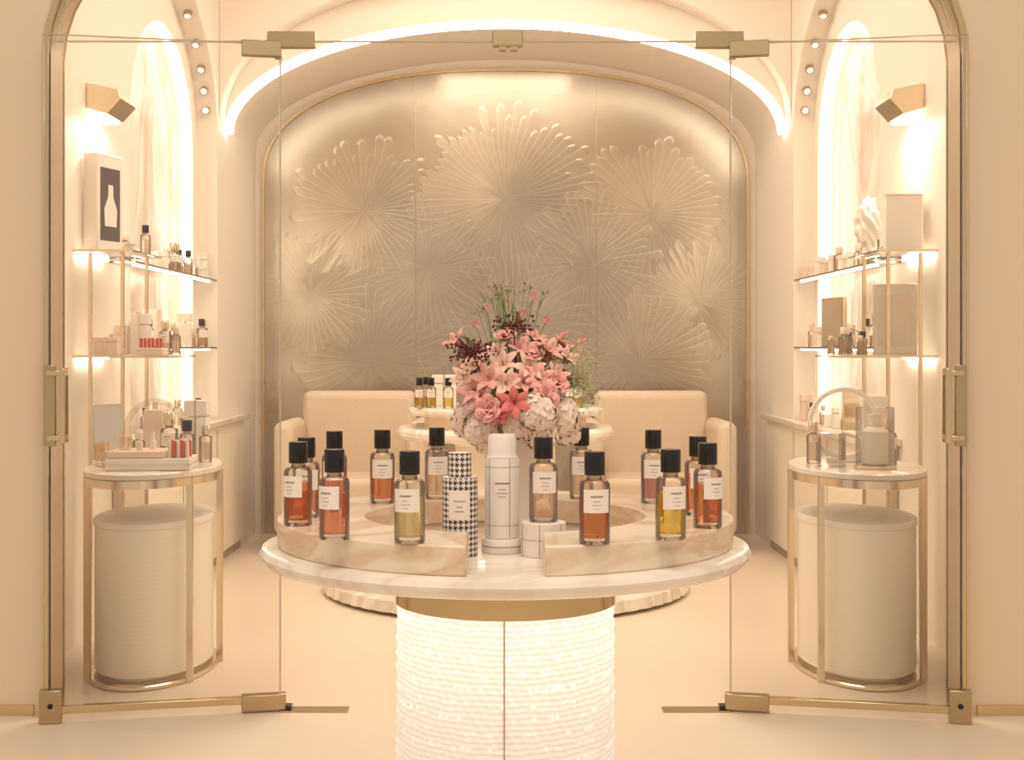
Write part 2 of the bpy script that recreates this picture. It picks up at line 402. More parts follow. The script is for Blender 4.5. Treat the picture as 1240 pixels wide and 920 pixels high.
# shelves with uprights and LED
for s in (-1,1):
    for (z,depth) in ((1.655,0.25),(1.215,0.40)):
        sh=empty('glass_shelf')
        box('shelf_plate',s*1.795,s*(1.795-depth),5.62,6.10,z-0.010,z,M_shelf,sh,0.002)
        box('shelf_front_brass',s*1.795,s*(1.795-depth),5.614,5.62,z-0.010,z+0.001,M_champ,sh)
        box('led_bar',s*1.790,s*1.775,5.66,6.06,z-0.022,z-0.012,M_led2,sh)
        if z>1.5:
            for (x,y) in ((1.735,5.66),(1.60,5.66),(1.60,6.04)):
                box('upright',s*x-0.007,s*x+0.007,y-0.006,y+0.006,0.0,1.644,M_champ,sh)
        sh=empty('glass_shelf')
        zz=z-0.015 if z>1.5 else z+0.035
        box('shelf_plate',s*1.795,s*1.685,6.14,7.88,zz-0.010,zz,M_shelf,sh)
        box('shelf_lip',s*1.685,s*1.678,6.14,7.88,zz-0.010,zz+0.001,M_champ,sh)
        box('led_bar',s*1.71,s*1.70,6.2,7.8,zz-0.018,zz-0.011,M_led2,sh)

# sconces
for s in (-1,1):
    e=empty('wall_sconce',(s*X2,5.93,2.32))
    pts=[(0,-0.045),(-s*0.09,-0.070),(-s*0.15,-0.005),(-s*0.138,0.035),(0,0.065)]
    prism('brass_shade',pts,'y',-0.12,0.12,M_champ,e,0.004)
    box('lamp_underside',-s*0.02,-s*0.085,-0.09,0.09,-0.083,-0.070,M_led,e)
    L=bpy.data.lights.new('sconce_light','AREA'); L.energy=4; L.color=WARM; L.size=0.12
    lo=bpy.data.objects.new('sconce_lamp',L); lo.location=(-s*0.07,0,-0.095); link(lo,e)

# ---------------------------------------------------------------- armchairs
for s in (-1,1):
    c=empty('armchair',(s*0.93,8.45,0))
    box('backrest',-0.36,0.36,0.14,0.32,0.12,0.97,M_fabric,c,0.05,4)
    box('seat',-0.34,0.34,-0.36,0.16,0.16,0.46,M_fabric,c,0.04,4)
    for q in (-1,1): box('arm',q*0.34,q*0.46,-0.36,0.30,0.12,0.80,M_fabric,c,0.05,4)
    for q in (-1,1):
        for y in (-0.30,0.26): lathe('leg',[(0,0),(0.018,0),(0.022,0.13),(0,0.13)],M_brassd,12,c,(q*0.38,y,0))

# ---------------------------------------------------------------- interior round display table
bt=empty('tiered_display_table',(0,7.05,0))
n=240; pv=[]
for k,(r0,z0_) in enumerate(((0.90,0.0),(0.95,0.02),(0.94,0.07),(0.90,0.085))):
    for i in range(n):
        a_=2*pi*i/n; rr0=r0*(1-0.010*(i%4 in (0,1)))
        pv.append((rr0*math.cos(a_),rr0*math.sin(a_),z0_))
pf=[(k*n+i,k*n+(i+1)%n,(k+1)*n+(i+1)%n,(k+1)*n+i) for k in range(3) for i in range(n)]
pf.append(tuple(3*n+i for i in range(n)))
mesh_obj('fluted_plinth',pv,pf,M_table,parent=bt,recalc=False)
lathe('column',[(0,0.085),(0.30,0.085),(0.26,0.12),(0.26,0.74),(0.32,0.78),(0,0.78)],M_ivory,64,bt)
lathe('lower_top',[(0,0.78),(0.54,0.78),(0.56,0.80),(0.56,0.82),(0.545,0.84),(0,0.84)],M_table,96,bt)
lathe('riser',[(0,0.84),(0.42,0.84),(0.42,0.90),(0,0.90)],M_champ,64,bt)
lathe('upper_top',[(0,0.90),(0.49,0.90),(0.505,0.915),(0.505,0.93),(0.49,0.945),(0,0.945)],M_table,96,bt)

# ---------------------------------------------------------------- main table
TY=2.62; TZ=0.878
tb=empty('round_display_table',(0,TY,0))
lathe('marble_top',[(0,TZ-0.036),(0.44,TZ-0.036),(0.457,TZ-0.031),(0.467,TZ-0.020),(0.468,TZ-0.013),(0.463,TZ-0.004),(0.450,TZ),(0,TZ)],M_table,128,tb)
PZ=TZ-0.116
lathe('brass_collar',[(0,PZ),(0.213,PZ),(0.213,TZ-0.036),(0,TZ-0.036)],M_collar,96,tb)
R=0.209; NS=360; NZ=280; z0=0.0; z1=PZ
rel=[[0.0]*NS for _ in range(NZ+1)]
for j in range(NZ+1):
    z=z0+(z1-z0)*j/NZ
    for i in range(NS):
        a=2*pi*i/NS
        ph=z*2*pi/0.0105+0.55*math.sin(a*5+z*31)+0.5*math.sin(a*13-z*57)+0.35*math.sin(a*31+z*90)
        rel[j][i]=0.5+0.5*math.sin(ph)+0.15*math.sin(a*60+z*200)
rr=random.Random(3)
for _ in range(1700):
    row=rr.choice([k for k in range(28)]); zc=z0+0.015+row*(z1-z0-0.03)/27; zc+=rr.uniform(-.003,.003)
    ac=rr.random()*2*pi; pr=rr.uniform(0.0028,0.0046)
    jc=(zc-z0)/(z1-z0)*NZ; ic=ac/(2*pi)*NS
    dj=int(pr/(z1-z0)*NZ)+2; di=int(pr/(2*pi*R)*NS)+2
    for j in range(max(0,int(jc)-dj),min(NZ,int(jc)+dj)+1):
        for i in range(int(ic)-di,int(ic)+di+1):
            dz=(j-jc)*(z1-z0)/NZ; dx=(i-ic)*2*pi*R/NS; d2=(dz*dz+dx*dx)/(pr*pr)
            if d2<1: rel[j][i%NS]=max(rel[j][i%NS],1.0+0.9*math.sqrt(1-d2))
v=[];f=[]
for j in range(NZ+1):
    z=z0+(z1-z0)*j/NZ
    for i in range(NS):
        a=2*pi*i/NS; r=R+0.0030*(rel[j][i]-1.0)
        v.append((r*math.cos(a),r*math.sin(a),z))
for j in range(NZ):
    for i in range(NS): f.append((j*NS+i,j*NS+(i+1)%NS,(j+1)*NS+(i+1)%NS,(j+1)*NS+i))
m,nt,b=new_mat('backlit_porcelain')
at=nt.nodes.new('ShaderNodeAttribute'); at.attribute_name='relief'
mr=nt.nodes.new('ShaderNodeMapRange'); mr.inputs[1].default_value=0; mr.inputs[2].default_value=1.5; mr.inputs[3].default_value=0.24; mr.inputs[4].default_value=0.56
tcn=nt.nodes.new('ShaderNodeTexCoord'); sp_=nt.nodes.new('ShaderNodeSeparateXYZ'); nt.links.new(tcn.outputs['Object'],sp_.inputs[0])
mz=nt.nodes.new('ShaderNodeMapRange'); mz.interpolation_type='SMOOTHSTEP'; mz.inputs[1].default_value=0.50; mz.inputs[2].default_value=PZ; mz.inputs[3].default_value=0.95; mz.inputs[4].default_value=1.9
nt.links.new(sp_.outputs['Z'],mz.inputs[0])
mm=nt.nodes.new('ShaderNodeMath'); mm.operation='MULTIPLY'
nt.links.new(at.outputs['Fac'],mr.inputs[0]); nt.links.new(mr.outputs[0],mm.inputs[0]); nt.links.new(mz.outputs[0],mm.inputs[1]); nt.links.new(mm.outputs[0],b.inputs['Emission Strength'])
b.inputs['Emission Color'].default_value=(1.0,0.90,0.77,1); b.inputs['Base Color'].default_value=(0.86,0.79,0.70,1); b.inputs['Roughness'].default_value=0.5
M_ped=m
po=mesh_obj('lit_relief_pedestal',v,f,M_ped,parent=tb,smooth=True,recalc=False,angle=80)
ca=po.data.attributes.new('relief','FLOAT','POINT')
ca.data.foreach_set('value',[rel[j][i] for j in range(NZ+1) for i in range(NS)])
for a in (-pi/2-0.01,pi/2):
    x,y=(R+0.001)*math.cos(a),(R+0.001)*math.sin(a)
    box('pedestal_seam',x-0.0013,x+0.0013,y-0.0016,y+0.0016,0,z1,M_brassd,tb)
# alabaster ring risers
RO,RI,HH=0.435,0.27,0.05
def ring_seg(name,a0i,a0o,a1i,a1o):
    n=60; pts=[]
    for i in range(n+1): t=a0o+(a1o-a0o)*i/n; pts.append((RO*math.cos(t),RO*math.sin(t)))
    for i in range(n+1): t=a1i+(a0i-a1i)*i/n; pts.append((RI*math.cos(t),RI*math.sin(t)))
    v=[(x,y,TZ) for x,y in pts]+[(x,y,TZ+HH) for x,y in pts]; N=len(pts); f=[]
    for i in range(n):
        k=N-1-i
        f.append((i,i+1,k-1,k)); f.append((i+N,k+N,k-1+N,i+1+N))
    for i in range(N): f.append((i,(i+1)%N,(i+1)%N+N,i+N))
    return mesh_obj(name,v,f,M_alab,parent=tb,smooth=True,bevel=0.003,loc=(0,0,0))
do=math.asin(0.064/RO); di=math.asin(0.064/RI)
ring_seg('riser_left', pi/2+0.10,pi/2+0.10, 1.5*pi-di,1.5*pi-do)
ring_seg('riser_right', -pi/2+di,-pi/2+do, pi/2-0.10,pi/2-0.10)

# ---------------------------------------------------------------- perfume bottles
liq={}
def liquid(key,col):
    if key not in liq:
        liq[key]=mat('perfume_'+key,col,0.03,trans=0.8,ior=1.12)
    return liq[key]
def bottle(x,y,z,col,key,rot=0.0,sc_=1.0,fill=0.078,label=True,name='perfume_bottle',cap=None,slim=1.0):
    e=empty(name,(x,y,z),rot); e.scale=(sc_*slim,sc_*slim,sc_)
    lathe('glass_body',[(0,0),(0.0235,0),(0.0255,0.003),(0.0255,0.094),(0.0247,0.099),(0.0215,0.103),(0.013,0.105),(0.012,0.112)],M_shell,36,e)
    lathe('liquid',[(0,0.010),(0.0215,0.010),(0.0228,0.013),(0.0228,fill),(0,fill)],liquid(key,col),28,e)
    lathe('collar',[(0.0,0.104),(0.0125,0.104),(0.0125,0.113),(0,0.113)],M_brassd,24,e)
    lathe('cap',[(0,0.112),(0.0165,0.112),(0.0170,0.113),(0.0170,0.149),(0.0163,0.150),(0,0.150)],cap or M_black,28,e)
    if label:
        a=Acc(); w=0.92
        def patch(r,t0,t1,z0,z1,mi,n):
            vs=[];fs=[]
            for i in range(n+1):
                t=-pi/2+t0+(t1-t0)*i/n
                vs+=[(r*math.cos(t),r*math.sin(t),z0),(r*math.cos(t),r*math.sin(t),z1)]
            for i in range(n): fs.append((2*i,2*i+2,2*i+3,2*i+1))
            a.add(vs,fs,mi)
        patch(0.0259,-w,w,0.052,0.090,0,16)
        rr=random.Random(int(x*1000)+5)
        for row,(zz,hw,hh) in enumerate(((0.077,0.40,0.0028),(0.070,0.22,0.0012),(0.064,0.30,0.0011),(0.058,0.16,0.0009))):
            t=-hw
            while t<hw:
                d=rr.uniform(0.035,0.07); patch(0.0261,t,min(t+d,hw),zz,zz+hh,1,2); t+=d+0.03
        a.obj('label',[M_white,M_print],e)
    return e
OR=(0.93,0.40,0.18); PK=(0.91,0.44,0.30); YL=(0.98,0.78,0.20); PY=(0.98,0.93,0.60); CL=(0.97,0.84,0.72); PU=(0.74,0.44,0.46); TW=(0.91,0.44,0.19)
TR=TZ+HH+0.0005
def W(px,Y): return (px-612)*Y/1640
blist=[(361,2.45,OR,'amber',-.5),(371,2.57,PK,'rose',.2),(405,2.27,PK,'rose',-.5),(405,2.76,OR,'amber',0),(463,2.80,(0.95,0.44,0.26),'coral',.1),
(496,2.23,PY,'straw',-.2),(529,2.88,CL,'clear',.2),(704,2.88,CL,'clear',0),(720,2.22,TW,'tawny',.1),(791,2.80,PU,'mauve',0),
(812,2.27,YL,'gold',.3),(845,2.60,OR,'amber',.2),(857,2.42,TW,'tawny',.5)]
for px,Y,col,k,rot in blist: bottle(W(px,Y),Y,TR,col,k,rot)

# houndstooth tube case
def tube_case(x,y,z):
    e=empty('perfume_tube_case',(x,y,z))
    r=0.0315; ns=160; th=2*pi*r/ns
    a=Acc()
    def band_(r,z0,z1,ns):
        rows=max(1,int(round((z1-z0)/th))); vs=[];fs=[];ms=[]
        for j in range(rows+1):
            for i in range(ns):
                t=2*pi*i/ns; vs.append((r*math.cos(t),r*math.sin(t),z0+(z1-z0)*j/rows))
        for j in range(rows):
            for i in range(ns):
                fs.append((j*ns+i,j*ns+(i+1)%ns,(j+1)*ns+(i+1)%ns,(j+1)*ns+i))
                U=i%8;V=j%8
                dark=(U<4) if ((i+j)%4)<2 else (V<4)
                ms.append(1 if dark else 0)
        o=len(a.v); a.v+=vs; a.f+=[tuple(q+o for q in ff) for ff in fs]; a.m+=ms
    def disc(r,z,n=64):
        vs=[(0,0,z)]+[(r*math.cos(2*pi*i/n),r*math.sin(2*pi*i/n),z) for i in range(n)]
        a.add(vs,[(0,1+i,1+(i+1)%n) for i in range(n)],0)
    band_(0.0315,0.0,0.140,160); disc(0.0315,0.140); band_(0.0205,0.140,0.183,104); disc(0.0205,0.183); disc(0.0315,0.0)
    a.obj('patterned_tube',[M_white,mat('houndstooth_ink',(0.035,0.035,0.05),0.5)],e)
    lab=Acc(); vs=[];fs=[]
    for i in range(17):
        t=-pi/2-0.62+1.24*i/16; vs+=[(0.0321*math.cos(t),0.0321*math.sin(t),0.066),(0.0321*math.cos(t),0.0321*math.sin(t),0.118)]
    lab.add(vs,[(2*i,2*i+2,2*i+3,2*i+1) for i in range(16)],0)
    for (zz,hw) in ((0.098,0.30),(0.088,0.15),(0.080,0.26)):
        t=-hw
        while t<hw:
            p=[]
            for tt in (t,t+0.04): p+=[(0.0324*math.cos(-pi/2+tt),0.0324*math.sin(-pi/2+tt),zz),(0.0324*math.cos(-pi/2+tt),0.0324*math.sin(-pi/2+tt),zz+0.002)]
            lab.add(p,[(0,2,3,1)],1); t+=0.065
    lab.obj('label',[M_white,M_print],e)
    return e
tube_case(W(557,2.42),2.42,TZ+0.0005)

# white grid-line tube on low round stand
e=empty('white_tube_case',(W(608,2.46),2.46,TZ+0.0005))
lathe('stand',[(0,0),(0.036,0),(0.037,0.002),(0.037,0.024),(0.036,0.026),(0,0.026)],M_white,48,e)
lathe('stand_line',[(0.0374,0.012),(0.0378,0.0125),(0.0374,0.013)],M_print,48,e)
lathe('tube_body',[(0,0.027),(0.031,0.027),(0.0315,0.029),(0.0315,0.170),(0.031,0.172),(0.027,0.173),(0.0255,0.178),(0.0255,0.207),(0.023,0.213),(0,0.214)],M_white,48,e)
for z in (0.05,0.155,0.172): lathe('print_ring',[(0.0317,z),(0.0319,z+0.0003),(0.0317,z+0.0006)],M_print,48,e)
for k in range(5):
    t=-pi/2+0.45+k*2*pi/5; x,y=0.0315*math.cos(t),0.0315*math.sin(t)
    box('print_line',x-0.0004,x+0.0004,y-0.0004,y+0.0004,0.03,0.170,M_print,e)
a=Acc()
for (zz,hw,hh) in ((0.125,0.40,0.003),(0.115,0.18,0.0015),(0.108,0.30,0.0015),(0.102,0.2,0.0013)):
    t=-hw
    while t<hw:
        p=[]
        for tt in (t,t+0.045): p+=[(0.0320*math.cos(-pi/2+tt),0.0320*math.sin(-pi/2+tt),zz),(0.0320*math.cos(-pi/2+tt),0.0320*math.sin(-pi/2+tt),zz+hh)]
        a.add(p,[(0,2,3,1)],0); t+=0.07
a.obj('lettering',[M_print],e)
e=empty('round_riser',(W(658,2.42),2.42,TZ+0.0005))
lathe('drum',[(0,0),(0.039,0),(0.040,0.001),(0.040,0.059),(0.039,0.060),(0,0.060)],M_white,48,e)
lathe('print_ring',[(0.0402,0.03),(0.0404,0.0303),(0.0402,0.0306)],M_print,48,e)
for k in range(6):
    t=-pi/2-0.2+k*pi/3; x,y=0.040*math.cos(t),0.040*math.sin(t)
    box('print_line',x-0.0004,x+0.0004,y-0.0004,y+0.0004,0.001,0.059,M_print,e)
bottle(W(658,2.42),2.42,TZ+0.061,CL,'clear',0.1)

# ---------------------------------------------------------------- bouquet
BX,BY=0.012,2.64
fa=empty('flower_arrangement',(0,0,0))
lathe('vase_body',[(0,0),(0.045,0),(0.048,0.004),(0.044,0.10),(0.050,0.20),(0.052,0.215),(0.047,0.215),(0.040,0.10),(0.043,0.01),(0,0.01)],mat('vase_ceramic',(0.82,0.72,0.62),0.25),48,fa,(BX,BY,TZ+0.0005))
P=[mat('petal_pink',(0.86,0.42,0.37),0.5,var=0.12,vscale=25),mat('petal_rose',(0.76,0.20,0.19),0.5,var=0.12,vscale=25),
   mat('petal_blush',(0.90,0.58,0.49),0.5,var=0.10,vscale=25),mat('petal_hydrangea',(0.94,0.76,0.64),0.55,var=0.08,vscale=40),
   mat('leaf_green',(0.16,0.24,0.07),0.5,var=0.3,vscale=20),mat('burgundy_foliage',(0.12,0.02,0.025),0.6,var=0.3,vscale=30),
   mat('stamen',(0.60,0.34,0.08),0.6),mat('sprig_pale',(0.58,0.56,0.32),0.6,var=0.2,vscale=30)]
acc=Acc()
def frame(pos,dirv,spin=0):
    d=Vector(dirv).normalized(); q=Vector((0,0,1)).rotation_difference(d)
    return Matrix.Translation(pos)@q.to_matrix().to_4x4()@Matrix.Rotation(spin,4,'Z')
def lily(pos,d,size,mi):
    sp=random.random()*6
    for k in range(6):
        M=frame(pos,d,sp+k*pi/3)
        acc.petal(M,size*random.uniform(.92,1.08),size*(0.46 if k%2 else 0.36),0.25,1.45+random.uniform(-.2,.25),0.25,mi,7,5,0.9,0.10)
    M=frame(pos,d,sp)
    for k in range(6):
        t=k*pi/3; tip=M@Vector((0.012*math.cos(t),0.012*math.sin(t),size*0.6))
        acc.tube(M@Vector((0,0,0)),tip,0.0006,0.0004,7,4); acc.ball(tip,0.0018,6,5,3)
def rose(pos,d,size,mi):
    sp=random.random()*6
    for layer,(n,op,l) in enumerate(((3,0.02,0.75),(4,0.25,0.85),(5,0.6,0.95),(6,1.0,1.0))):
        for k in range(n):
            M=frame(pos,d,sp+layer*0.7+k*2*pi/n)@Matrix.Translation((size*0.10*layer+0.002,0,0))
            acc.petal(M,size*l,size*(0.75+0.1*layer),op*0.3,op+0.35,0.35,mi,5,5,0.5,0.12)
def hydra(pos,R_,mi,n=90):
    for i in range(n):
        ph=math.acos(1-2*(i+0.5)/n); t=i*2.39996
        d=Vector((math.sin(ph)*math.cos(t),math.sin(ph)*math.sin(t),math.cos(ph)))
        p=Vector(pos)+d*R_*random.uniform(0.90,1.04)
        M=frame(p,d+Vector((random.uniform(-.3,.3),random.uniform(-.3,.3),random.uniform(-.3,.3))),random.random()*6)
        for k in range(4):
            acc.petal(M@Matrix.Rotation(k*pi/2,4,'Z'),0.0100,0.0120,1.1,1.5,0.15,mi,2,3,0.5)
    acc.ball(pos,R_*0.93,mi,12,9)
def at(px,py,dy): 
    Y=BY+dy; return Vector(((px-612)*Y/1640,Y,1.25-(py-420)*Y/1640))
base=Vector((BX,BY,TZ+0.20))
def stem(p,mi=4,r=0.0016):
    q=(base+Vector(p))*0.5+Vector((random.uniform(-.01,.01),random.uniform(-.01,.01),0.02))
    acc.tube(base,q,r,r*0.9,mi,5); acc.tube(q,p,r*0.9,r*0.7,mi,5)
core=Vector((BX+0.005,BY,1.14))
def fl(kind,px,py,dy,size,mi):
    p=at(px,py,dy); d=(p-core); d.z+=0.02; d.y-=0.035
    stem(p)
    if kind=='l': lily(p-d.normalized()*size*0.5,d,size,mi)
    elif kind=='r': rose(p-d.normalized()*size*0.6,d,size,mi)
for a in (('l',590,455,-.10,.046,0),('l',572,470,-.09,.044,0),('l',608,437,-.08,.044,2),('l',623,486,-.13,.044,1),('l',642,442,-.09,.044,2),
          ('l',667,420,-.05,.042,0),('l',690,430,-.03,.044,2),('l',549,410,-.02,.038,0),('l',655,455,-.10,.040,0),('l',582,482,-.10,.042,0),
          ('l',632,418,-.06,.042,0),('l',612,462,-.11,.042,2),('l',675,452,-.07,.040,2),('l',648,405,-.02,.036,0),('l',600,420,-.05,.036,2),('l',560,454,-.06,.042,2),
          ('l',635,460,-.11,.040,0),('l',684,414,.0,.036,0),('l',588,432,-.05,.034,2)): fl(*a)
for a in (('r',590,494,-.12,.024,0),('r',662,478,-.11,.024,0),('r',612,404,-.03,.020,0),('r',645,425,-.07,.022,0),('r',570,440,-.05,.022,2),('r',604,500,-.12,.019,1),('r',678,462,-.08,.020,0)): fl(*a)
for (px,py,dy,R_) in ((582,518,-.06,.032),(650,498,-.10,.036),(678,503,-.05,.034),(655,526,-.08,.030),(612,520,-.02,.034),(686,522,.0,.026),(572,502,-.02,.030),(628,510,-.07,.032),(592,532,-.05,.026)):
    hydra(at(px,py,dy),R_,3)
for k in range(16):
    t=random.uniform(0.1,pi-0.1); h=random.uniform(1.10,1.26); rr_=0.09*math.sqrt(max(0.05,1-((h-1.14)/0.17)**2))
    p=Vector((BX+rr_*1.1*math.cos(t),BY+rr_*math.sin(t),h)); d=p-core; stem(p)
    if h<1.15: hydra(p,0.032,3,60)
    else: lily(p-d.normalized()*0.02,d,0.042,random.choice((0,0,2)))
for (px,py,dy) in ((590,378,-.02),(645,364,0),(612,372,.02),(680,408,0),(578,398,0),(632,384,-.02),(660,392,.02),(603,352,.01),(700,416,0)):
    p=at(px,py,dy); stem(p,4,0.0012); d=p-core
    for k in range(4): acc.petal(frame(p,d,k*pi/2),0.018,0.013,0.05,0.35,0.4,random.choice((0,2)),4,3,0.7)
for k in range(18):
    p=at(random.uniform(576,664),random.uniform(338,392),random.uniform(-.04,.05)); stem(p,4,0.0007)
    for q in range(5):
        o=p+Vector((random.uniform(-.012,.012),random.uniform(-.012,.012),random.uniform(-.012,.008)))
        acc.tube(p-Vector((0,0,0.012)),o,0.0004,0.0003,4,3); acc.ball(o,random.uniform(.0012,.0024),random.choice((4,4,7)),5,3)
for k in range(10):
    p=at(random.uniform(585,660),random.uniform(355,400),random.uniform(-.04,.03)); d=p-base
    stem(p,4,0.0007); acc.petal(frame(p-d.normalized()*0.02,d,random.random()*6),0.03,0.007,0.05,0.4,0.2,4,4,3,0.9)
for (cx,cy,dy,n,rx,rz) in ((570,426,-.10,150,.038,.024),(622,394,-.07,100,.036,.018)):
    c=at(cx,cy,dy); stem(c,5)
    for k in range(n):
        o=c+Vector((random.gauss(0,rx*.5),random.gauss(0,.012),random.gauss(0,rz*.5)))
        acc.ball(o,random.uniform(.0018,.0034),5,5,3)
        if k%4==0: acc.tube(c,o,0.0007,0.0005,5,3)
for (cx,cy) in ((705,452),(712,436),(708,475),(698,440),(714,462),(700,466)):
    c=at(cx,cy,-.04); stem(c,7,0.0009)
    for k in range(80):
        o=c+Vector((random.gauss(0,.012),random.gauss(0,.013),random.gauss(0,.018)))
        acc.ball(o,random.uniform(.0012,.0021),7,4,3)
        if k%3==0: acc.tube(c,o,0.0004,0.0003,7,3)
for k in range(56):
    t=random.uniform(0,2*pi); h=random.uniform(1.08,1.26)
    d=Vector((math.cos(t),math.sin(t),random.uniform(-.2,.7)))
    p=core+Vector((0.065*math.cos(t)*1.15,0.065*math.sin(t),h-1.14))
    acc.petal(frame(p,d,random.random()*6),random.uniform(.035,.05),random.uniform(.014,.020),0.0,0.5,0.2,4,5,3,0.9)
acc.obj('flowers',P,fa)

# ---------------------------------------------------------------- shelf merchandise
def gift_box(x,y,z,w,d,h,m,rot=0,lid=True,name='gift_box'):
    e=empty(name,(x,y,z),rot)
    box('box_body',-w/2,w/2,-d/2,d/2,0,h*0.72 if lid else h,m,e,0.002)
    if lid:
        box('box_lid',-w/2-0.002,w/2+0.002,-d/2-0.002,d/2+0.002,h*0.74,h,m,e,0.002)
        box('ribbon',-w*0.04,w*0.04,-d/2-0.0035,d/2+0.0035,0.001,h+0.0015,M_champ,e)
    return e
def ring_sculpture(x,y,z,r,rot=0,name='ring_display_stand',wd=0.012,m=None):
    m=m or M_acry
    e=empty(name,(x,y,z),rot)
    box('foot',-r*0.5,r*0.5,-0.03,0.03,0,0.012,M_white,e,0.002)
    v=[];f=[];n=56;q=[(-wd,-.014),(wd,-.014),(wd,.014),(-wd,.014)]
    for i in range(n):
        a=2*pi*i/n
        for (dr,dy) in q: v.append(((r+dr)*math.cos(a),dy,0.010+r+wd+(r+dr)*math.sin(a)))
    for i in range(n):
        for k in range(4): f.append((i*4+k,((i+1)%n)*4+k,((i+1)%n)*4+(k+1)%4,i*4+(k+1)%4))
    mesh_obj('ring',v,f,m,parent=e,smooth=True,bevel=0.003)
    return e
def framed(x,y,z,w,h,t,rot,body,face,name,sil=False):
    e=empty(name,(x,y,z),rot)
    box('frame_block',-w/2,w/2,-t/2,t/2,0,h,body,e,0.003)
    box('picture',-w*0.38,w*0.38,-t/2-0.002,-t/2,h*0.12,h*0.86,face,e)
    if sil:
        pts=[(-.045,.05),(.045,.05),(.05,.12),(.02,.17),(.018,.22),(-.018,.22),(-.02,.17),(-.05,.12)]
        prism('bottle_silhouette',[(a*w/.2,b_*h/.4+h*.14) for a,b_ in pts],'y',-t/2-0.004,-t/2-0.002,M_white,e)
    return e
BL=(0.95,0.79,0.68); HN=(0.95,0.79,0.60)
M_capb=mat('blush_cap',(0.78,0.58,0.47),0.3)
def shelf_row(s,z,ys,seed,xc=1.74,hmin=0.06,hmax=0.15,mats=None):
    r=random.Random(seed)
    for y in ys:
        k=r.random(); xx=s*(xc+r.uniform(-.012,.012))
        if k<0.30: bottle(xx,y,z,BL if s<0 else HN,'blush' if s<0 else 'honey',s*-.6,r.uniform(.7,1.15),label=r.random()<0.5,cap=M_black if r.random()<.22 else M_champ)
        elif k<0.48: bottle(xx,y,z,CL,'clear',0,r.uniform(.5,.9),label=False,cap=M_capb,slim=r.uniform(1,1.3))
        elif k<0.62:
            h=r.uniform(.03,.05); e=empty('scented_candle',(xx,y,z)); rr_=r.uniform(.025,.035)
            lathe('candle_glass',[(0,0),(rr_,0),(rr_,h*1.5),(rr_-.003,h*1.5),(rr_-.003,h),(0,h)],M_white if r.random()<.5 else M_blush,24,e)
            lathe('wick',[(0,h),(0.001,h),(0.001,h+.012),(0,h+.012)],M_print,6,e)
        else:
            w=r.uniform(.05,.075); gift_box(xx,y,z,w,w,r.uniform(hmin,hmax),r.choice((M_white,M_blush,M_white)),0,r.random()<.6)
def ys(a,b,n): return [a+(b-a)*i/(n-1) for i in range(n)]
# --- left
framed(-1.735,5.84,1.656,0.19,0.42,0.07,1.27,M_white,M_print,'framed_poster_block',True)
shelf_row(-1,1.641,ys(6.20,7.80,18),11)
shelf_row(-1,1.251,ys(6.20,7.80,18),23,hmax=0.19)
gift_box(-1.58,5.70,1.656,0.04,0.04,0.03,M_white)
bottle(-1.60,6.02,1.656,BL,'blush',.4,0.9,label=False)
gift_box(-1.70,5.78,1.216,0.10,0.13,0.075,M_blush,0.15)
e=empty('lipstick_set',(-1.51,5.80,1.216))
box('tray',-0.055,0.055,-0.05,0.05,0,0.03,M_blush,e,0.003)
for i in range(6): lathe('stick',[(0,0.03),(0.007,0.03),(0.007,0.07),(0,0.075)],M_red,12,e,(-0.042+i*0.017,-0.03,0))
gift_box(-1.60,5.95,1.216,0.07,0.07,0.18,M_white,0.0); gift_box(-1.69,5.98,1.216,0.06,0.06,0.13,M_blush,0.0)
bottle(-1.50,5.97,1.216,BL,'blush',0,1.0,cap=M_champ); bottle(-1.44,5.92,1.216,CL,'clear',0,0.8,cap=M_capb,label=False)
# counter objects
e=empty('presentation_coffret',(-1.335,5.12,0.7905),0.08)
box('drawer_base',-0.155,0.155,-0.10,0.10,0,0.045,M_white,e,0.004)
box('trim_line',-0.156,0.156,-0.101,0.101,0.020,0.024,M_champ,e)
box('upper_tray',-0.15,0.06,-0.09,0.09,0.046,0.072,M_blush,e,0.004)
for i in range(5): lathe('lip_colour',[(0,0.0),(0.008,0.0),(0.008,0.052),(0.006,0.062),(0,0.064)],M_red if i%2 else M_blush,14,e,(0.075+0.016*i,-0.06,0.0455))
for i in range(5): lathe('lip_colour',[(0,0.0),(0.008,0.0),(0.008,0.052),(0.006,0.062),(0,0.064)],M_blush if i%2 else M_red,14,e,(0.075+0.016*i,0.0,0.0455))
lathe('cream_jar',[(0,0),(0.022,0),(0.024,0.03),(0.024,0.05),(0,0.05)],M_champ,24,e,(-0.10,0.0,0.0725))
lathe('nail_polish',[(0,0),(0.012,0),(0.012,0.03),(0.006,0.033),(0.006,0.065),(0,0.065)],M_blush,20,e,(-0.04,-0.03,0.0725))
lathe('nail_polish_b',[(0,0),(0.012,0),(0.012,0.03),(0.006,0.033),(0.006,0.065),(0,0.065)],M_white,20,e,(0.0,0.02,0.0725))
e=empty('open_compact_case',(-1.53,5.25,0.7905),0.5)
box('case_base',-0.05,0.05,-0.05,0.05,0,0.02,M_champ,e,0.003)
prism('case_lid',[(0.045,0.02),(0.055,0.02),(0.085,0.235),(0.07,0.235)],'x',-0.06,0.06,M_champ,e)
prism('case_mirror',[(0.041,0.03),(0.0445,0.03),(0.0685,0.225),(0.065,0.225)],'x',-0.05,0.05,M_mirror,e)
ring_sculpture(-1.40,5.42,0.7905,0.11,0.25)
bottle(-1.33,5.36,0.7905,BL,'blush',0,1.35,label=True,cap=M_champ)
bottle(-1.25,5.32,0.7905,BL,'blush',0,1.15,label=True)
bottle(-1.20,5.42,0.7905,CL,'clear',0,1.0,label=False,cap=M_champ)
